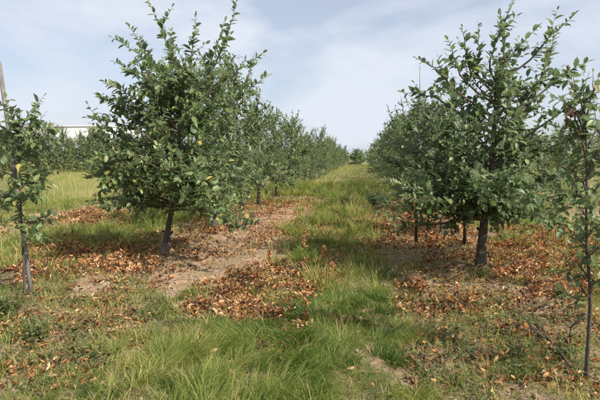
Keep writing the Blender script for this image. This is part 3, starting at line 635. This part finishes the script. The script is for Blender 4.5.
# fallen leaves
def litter(name, n, x0, x1, y0, y1, lift, label, size=(.022, .074), old=False):
    x, y = scatter(n, x0, x1, y0, y1, lambda a, b_: np.clip(litter_density(a, b_), 0, 1.2) / 1.2 * np.clip(1.4 - b_ / 22, .15, 1), rg)
    k = in_view(x, y, .8); x, y = x[k], y[k]; m_ = len(x)
    dl = np.clip(litter_density(x, y), 0, 1.2)
    z = height(x, y) + rg.uniform(0.004, .03, m_) + lift * dl * rg.random(m_) ** 2 * np.clip(.5 + noise(x, y, .5, 5), 0, 1)
    a = rg.uniform(0, 6.28, m_); tilt = rg.normal(0, .45, m_) + .5 * rg.random(m_) * (dl > .5); f = np.c_[np.cos(a), np.sin(a), tilt]
    nr = np.c_[rg.normal(0, .8, m_), rg.normal(0, .8, m_), np.where(rg.random(m_) < .5, 1, -1.)]
    nr[:, 2] = np.abs(nr[:, 2]); ln = rg.uniform(*size, m_) * (1 + y * .02)
    tone = np.clip(rg.normal(.45, .27, m_) + .28 * noise(x, y, 1.2, 0), 0, 1)
    if old: tone = rg.uniform(0, .42, m_); nr = np.c_[rg.normal(0, .2, (m_, 2)), np.ones(m_)]; f[:, 2] *= .15; z = height(x, y) + rg.uniform(.003, .012, m_)
    o = obj(name, leaf_mesh(name, np.c_[x, y, z], f, nr, ln, ln * rg.uniform(.22, .62, m_), tone, M['litter'], LC))
    return tag(o, label, 'fallen leaves', kind='stuff')
litter('fallen_leaves', 290000, -10, 5, 2.2, 16, .10, 'curled orange brown dead leaves covering the soil under the trees')
litter('old_leaves', 70000, -9, 5, 2.2, 13, 0, 'flat dull brown rotting leaves under the fresh litter', (.02, .06), True)
litter('leaf_litter', 16000, -10, 8, 15, 24, .03, 'brown leaf litter farther along the tree rows', (.07, .11))
# soil crumbs and broken twigs
x, y = scatter(60000, -5, 4, 2.2, 11, lambda a, b_: np.clip(.5 - .4 * grass_density(a, b_) + .5 * noise(a, b_, .8, 2), .02, 1), rg); k = in_view(x, y); x, y = x[k], y[k]; n = len(x)
oc = np.array([(1, 0, 0), (0, 1, 0), (-1, 0, 0), (0, -1, 0), (0, 0, .8), (0, 0, -.6)]); of = np.array([(0, 1, 4), (1, 2, 4), (2, 3, 4), (3, 0, 4), (1, 0, 5), (2, 1, 5), (3, 2, 5), (0, 3, 5)])
sz = .004 + .024 * rg.random(n) ** 5; V = np.c_[x, y, height(x, y) + sz * .3][:, None, :] + oc[None] * sz[:, None, None] * rg.uniform(.6, 1.3, (n, 6, 1)); a = rg.uniform(0, 6.28, n)
o = obj('soil_crumbs', mesh_np('soil_crumbs', V.reshape(-1, 3), [(of[None] + (np.arange(n) * 6)[:, None, None]).reshape(-1, 3)], M['stone'])); tag(o, 'small dry crumbs of soil between the leaves', 'soil', kind='stuff')
x, y = scatter(2600, -5, 4, 2.2, 10, lambda a, b_: np.clip(.7 - .6 * grass_density(a, b_), .05, 1), rg); k = in_view(x, y); x, y = x[k], y[k]; mb = MB()
for a_, b_ in zip(x, y):
    th = rg.uniform(0, 6.28); l_ = rg.uniform(.04, .2); q = np.array([a_, b_, H(a_, b_) + .012]); d_ = np.array([math.cos(th), math.sin(th), rg.normal(0, .1)]) * l_; mb.tube([q, q + d_ * .5 + rg.normal(0, .008, 3), q + d_], [.0035, .003, .0015], 4)
tag(obj('broken_twigs', mb.mesh('broken_twigs', M['twig'])), 'thin broken twigs strewn over the soil', 'twigs', kind='stuff')
# low broadleaf weeds
def weeds(name, x, y, hgt, size, mat, label, n_per=9):
    m_ = len(x); xs = np.repeat(x, n_per) + rg.normal(0, .05, m_ * n_per); ys = np.repeat(y, n_per) + rg.normal(0, .05, m_ * n_per)
    z = height(xs, ys) + rg.random(len(xs)) ** 1.3 * np.repeat(hgt, n_per); a = rg.uniform(0, 6.28, len(xs))
    f = np.c_[np.cos(a), np.sin(a), rg.normal(.25, .4, len(xs))]; nr = np.c_[rg.normal(0, .4, (len(xs), 2)), np.ones(len(xs))]
    ln = rg.uniform(.6, 1.2, len(xs)) * size
    o = obj(name, leaf_mesh(name, np.c_[xs, ys, z], f, nr, ln, ln * rg.uniform(.2, .45, len(xs)), np.clip(rg.normal(.45, .22, len(xs)), 0, 1), M[mat]))
    return tag(o, label, 'weeds', kind='stuff')
WD = [poly((0, 300), (60, 295), (110, 330), (120, 400), (0, 400)), poly((380, 300), (600, 300), (600, 400), (420, 400)), poly((330, 190), (400, 190), (400, 225), (330, 215)), poly((100, 295), (180, 300), (200, 330), (130, 345))]
def wd(a, b_):
    wx, wy = warp(a, b_, .2); m_ = np.zeros_like(a)
    for p_ in WD: m_ = np.maximum(m_, pip(wx, wy, p_))
    return m_ * np.clip(.45 + .9 * noise(a, b_, .7, 1), .04, 1)
x, y = scatter(26000, -4, 3, 2.2, 14, wd, rg)
weeds('low_weeds', x, y, rg.uniform(.03, .12, len(x)), .045, 'weed', 'low broad leaved weeds among the litter')

# single weeds, stalks, sticks, stones
def bushy(px, py, hgt, rad, size, mat, name, label, n, seed, tone=.5):
    r_ = np.random.default_rng(seed); b = on_ground(px, py); root = empty(name, b); lv = Leaves(); mb = MB()
    for i in range(n):
        a = r_.uniform(0, 6.28); e_ = np.array([math.cos(a) * rad * r_.uniform(.3, 1), math.sin(a) * rad * r_.uniform(.3, 1), hgt * r_.uniform(.5, 1)])
        pts = curve((0, 0, -.01), e_ + np.array([0, 0, hgt * .4]), np.linalg.norm(e_), 4, r_, -.05, .15); mb.tube(pts, np.linspace(.003, .0012, 5), 3); lv.twig(pts, r_, .016, size, .15, tone - .42, hang=.1)
    obj('stems', mb.mesh('stems', M['weed']), root); p_, f_, n_, l_, t_ = lv.arrays()
    obj('foliage', leaf_mesh('foliage', p_, f_, n_, l_, l_ * .4, t_, M[mat]), root)['kind'] = 'stuff'
    return tag(root, label, 'plant')
bushy(516, 372, .26, .14, .035, 'weed', 'weed_plant', 'bushy yellow green weed in front of the fallen branch', 22, 1, .8)
bushy(560, 362, .18, .14, .04, 'weed', 'weed_plant', 'low green weed at the foot of the right young tree', 16, 2, .3)
bushy(482, 281, .14, .16, .04, 'weed', 'weed_plant', 'grey green weed ringing the foot of the thick dark trunk', 18, 3, .2)
bushy(30, 345, .2, .22, .045, 'weed', 'weed_plant', 'leafy green weed patch in the bottom left', 26, 4, .4)
bushy(8, 318, .26, .2, .045, 'weed', 'weed_plant', 'tall green weed at the foot of the left young tree', 22, 5, .35)
bushy(560, 300, .16, .12, .05, 'weed', 'weed_plant', 'small green plant in the litter beside the right young tree', 10, 6, .3)
bushy(345, 205, .4, .4, .05, 'weed', 'weed_plant', 'big pale green weed clump in the middle of the alley', 40, 8, .7)
bushy(374, 207, .6, .45, .07, 'leaf', 'shrub', 'dark green low shrub where the alley meets the right row', 50, 9, .5)
bushy(318, 196, .4, .4, .05, 'weed', 'weed_plant', 'pale weed clump along the left edge of the alley', 36, 10, .65)
bushy(385, 275, .2, .16, .04, 'weed', 'weed_plant', 'straggly weed between the alley grass and right litter', 12, 7, .5)
def pale_shoot(tree, b, p0, p1, seed):
    r_ = np.random.default_rng(seed); a = np.array(rel(b, *p0)); e_ = np.array(rel(b, *p1)); tt = np.linspace(0, 1, 9)[:, None]
    pts = a * (1 - tt) + e_ * tt + np.array([0, 0, .14]) * tt * (1 - tt); mb = MB(); mb.tube(pts, np.linspace(.009, .003, 9), 5); q = obj('branch', mb.mesh('branch', M['twig']), tree)
    q['label'] = 'arching shoot of pale young leaves'
    lv = Leaves(); lv.twig(pts, r_, .014, .085, .3, 0, hang=-.1); p_, f_, n_, l_, t_ = lv.arrays()
    for i in range(len(p_)): leaf_object(q, p_[i], f_[i], n_[i], l_[i], .36, t_[i], 'leaf_pale')
pale_shoot(big_right, brr, (450, 205, -.3), (384, 180, -.9), 4); pale_shoot(big_right, brr, (455, 215, -.2), (402, 196, -.8), 6)
pale_shoot(big_left, bl, (165, 172, -.3), (112, 150, -1.0), 8); pale_shoot(big_left, bl, (185, 178, -.5), (142, 156, -1.1), 9)
def dock(px, py, top, label, seed):
    r_ = np.random.default_rng(seed); b = on_ground(px, py); root = empty('dock_stalk', b); t2 = np.array(P(px + 2, top, b.y) - b)
    mb = MB(); pts = np.array([(0, 0, -.02), t2 * .5 + (.01, 0, 0), t2]); mb.tube(pts, [.006, .005, .002], 5); obj('stem', mb.mesh('stem', M['twig']), root)
    n = 150; f = r_.random(n) ** .8; p_ = t2[None] * (.35 + .65 * f[:, None]) + r_.normal(0, .014, (n, 3)) * (1.5 - f[:, None]); ff = r_.normal(0, 1, (n, 3)); nn = r_.normal(0, 1, (n, 3))
    obj('seed_head', leaf_mesh('seed_head', p_, ff, nn, r_.uniform(.02, .035, n), r_.uniform(.012, .02, n), r_.uniform(.25, .8, n), M['litter']), root)['kind'] = 'stuff'
    return tag(root, label, 'plant', 'dry seed stalks in the alley')
dock(303, 262, 229, 'tallest rusty red seed stalk standing in the alley grass', 1)
dock(322, 268, 246, 'thin pale seed stalk right of the tallest rusty one', 2)
dock(330, 280, 262, 'short bushy rusty seed stalk nearest the camera in the alley', 3)
dock(268, 268, 250, 'short dry seed stalk at the left edge of the alley grass', 4)
# stick by the left tree
a, b = on_ground(131, 291), on_ground(147, 272)
mb = MB(); mb.tube([a + Vector((0, 0, .02)), (a + b) / 2 + Vector((.01, 0, .045)), b + Vector((0, 0, .05))], [.012, .014, .011], 7, .1)
tag(obj('stick', mb.mesh('stick', M['darkwood'])), 'short dark stick lying on the soil before the large left tree', 'stick')
# fallen branch right
pp = [(503, 312), (520, 322), (535, 338), (552, 355), (570, 377)]
pts = np.array([on_ground(*q) + Vector((0, 0, .05 + .03 * (i % 2))) for i, q in enumerate(pp)])
root = empty('fallen_branch', Vector(pts[0])); mb = MB(); mb.tube(pts - pts[0], [.003, .006, .009, .010, .010], 7, .1); obj('stem', mb.mesh('stem', M['darkwood']), root)
for a_, (dx, dy, dz) in ((1, (.16, .12, .1)), (1, (-.08, .16, .06)), (2, (.14, .05, .1)), (2, (-.12, -.05, .05)), (3, (-.1, .1, .08))):
    mb = MB(); q = pts[a_] - pts[0]; mb.tube([q, q + np.array([dx, dy, dz]) * .6, q + np.array([dx, dy, dz * .8]) * 1.2], [.006, .004, .002], 5); obj('twig', mb.mesh('twig', M['darkwood']), root)
tag(root, 'dead forked branch lying on the ground near the right young tree', 'branch')
# clods and stones
def stone(px, py, s, label, seed, flat=.45, mat='stone'):
    r_ = np.random.default_rng(seed); nu, nv = 10, 6; V = [(0, 0, flat)]
    for i in range(1, nv):
        for j in range(nu):
            th = math.pi * i / nv; a = 2 * math.pi * j / nu; rr = 1 + r_.uniform(-.16, .16); V.append((math.sin(th) * math.cos(a) * rr, math.sin(th) * math.sin(a) * rr * .7, math.cos(th) * flat * rr))
    V.append((0, 0, -flat)); V = np.array(V) * s; n = len(V); Q_ = []; T_ = []
    for j in range(nu):
        j2 = (j + 1) % nu; T_.append((0, 1 + j, 1 + j2)); T_.append((n - 1, 1 + (nv - 2) * nu + j2, 1 + (nv - 2) * nu + j))
        for i in range(nv - 2): Q_.append((1 + i * nu + j, 1 + (i + 1) * nu + j, 1 + (i + 1) * nu + j2, 1 + i * nu + j2))
    b = on_ground(px, py); o = obj('soil_clod' if s > .04 else 'pebble', mesh_np('clod', V, [np.array(Q_), np.array(T_)], M[mat]), None, b); o.rotation_euler = (0, 0, r_.uniform(0, 6.28))
    tag(o, label, 'clod' if s > .04 else 'stone')
stone(84, 294, .16, 'flat pale slab of dry soil at the edge of the left litter', 1, .2)
stone(104, 291, .10, 'smaller pale soil lump right of the flat slab', 2, .3)
stone(405, 330, .016, 'tiny white pebble in the weeds right of the long grass', 4, .7, 'lime')

# ------------------------------------------------------------------ buildings on the horizon
def warehouse(px0, px1, top_py, Y, roof_px, label):
    a, b = P(px0, top_py, Y), P(px1, top_py, Y); wd_, ht = b.x - a.x, a.z
    root = empty('warehouse', (a.x, Y, 0))
    mb = MB(); mb.box(0, wd_, 0, 25, -.2, ht); obj('wall', mb.mesh('wall', M['white'], False), root)
    n = int(wd_ / 3)
    for i in range(n):
        mb = MB(); x0 = i * wd_ / n; mb.box(x0 + .04, x0 + wd_ / n - .04, -.08, -.002, .4, ht - .35); obj('panel', mb.mesh('panel', M['white'], False), root)
    mb = MB(); mb.box(-.3, wd_ + .3, -.3, 25.3, ht + .002, ht + .35); obj('roof', mb.mesh('roof', M['white'], False), root)
    mb = MB(); mb.box(-.2, roof_px, -.25, 20, ht + .353, ht + 1.0); o2 = obj('roof_unit', mb.mesh('roof_unit', M['roof'], False), root)
    for i in range(5):
        x0 = wd_ * (i + .5) / 5; mb = MB(); mb.box(x0 - 1.2, x0 + 1.2, -.14, -.082, 1.2, 2.6); obj('window', mb.mesh('window', M['glass'], False), root)
    mb = MB(); mb.box(wd_ * .5 + 2, wd_ * .5 + 6, -.16, -.082, 0, 4.2); obj('door', mb.mesh('door', M['door'], False), root)
    tag(root, label, 'building')
warehouse(22, 108, 127, 130, 7.5, 'long low white warehouse with dark roof unit above the left tree belt')

# ------------------------------------------------------------------ wooded horizon
rg = np.random.default_rng(19); n = 9000; x = rg.uniform(-52, -16, n); y = rg.uniform(43, 58, n); z = rg.random(n) * (1.0 + .45 * noise(x, y, 4, 1)); ln = rg.uniform(.12, .3, n)
tag(obj('scrub', leaf_mesh('scrub', np.c_[x, y, z], rg.normal(0, 1, (n, 3)), rg.normal(0, 1, (n, 3)), ln, ln * .6, rg.uniform(.3, .95, n), M['weed'])), 'low green scrub under the far tree belt on the left', 'scrub', kind='stuff')
rg = np.random.default_rng(9); n = 15000
az = rg.uniform(R(-62), R(48), n); dist = rg.uniform(150, 185, n); x = np.sin(az) * dist; y = np.cos(az) * dist
top = 3.6 + 1.6 * noise(x, y, 30, 1) + 1.2 * noise(x, y, 8, 2); z = rg.random(n) ** .8 * top
v = rg.normal(0, 1, (n, 3)); f = rg.normal(0, 1, (n, 3)); ln = rg.uniform(.5, 1.1, n)
tag(obj('distant_wood', leaf_mesh('distant_wood', np.c_[x, y, z], f, v, ln, ln * .7, rg.uniform(.1, .8, n), M['leaf'])), 'low distant belt of trees along the horizon', 'wood', kind='stuff')
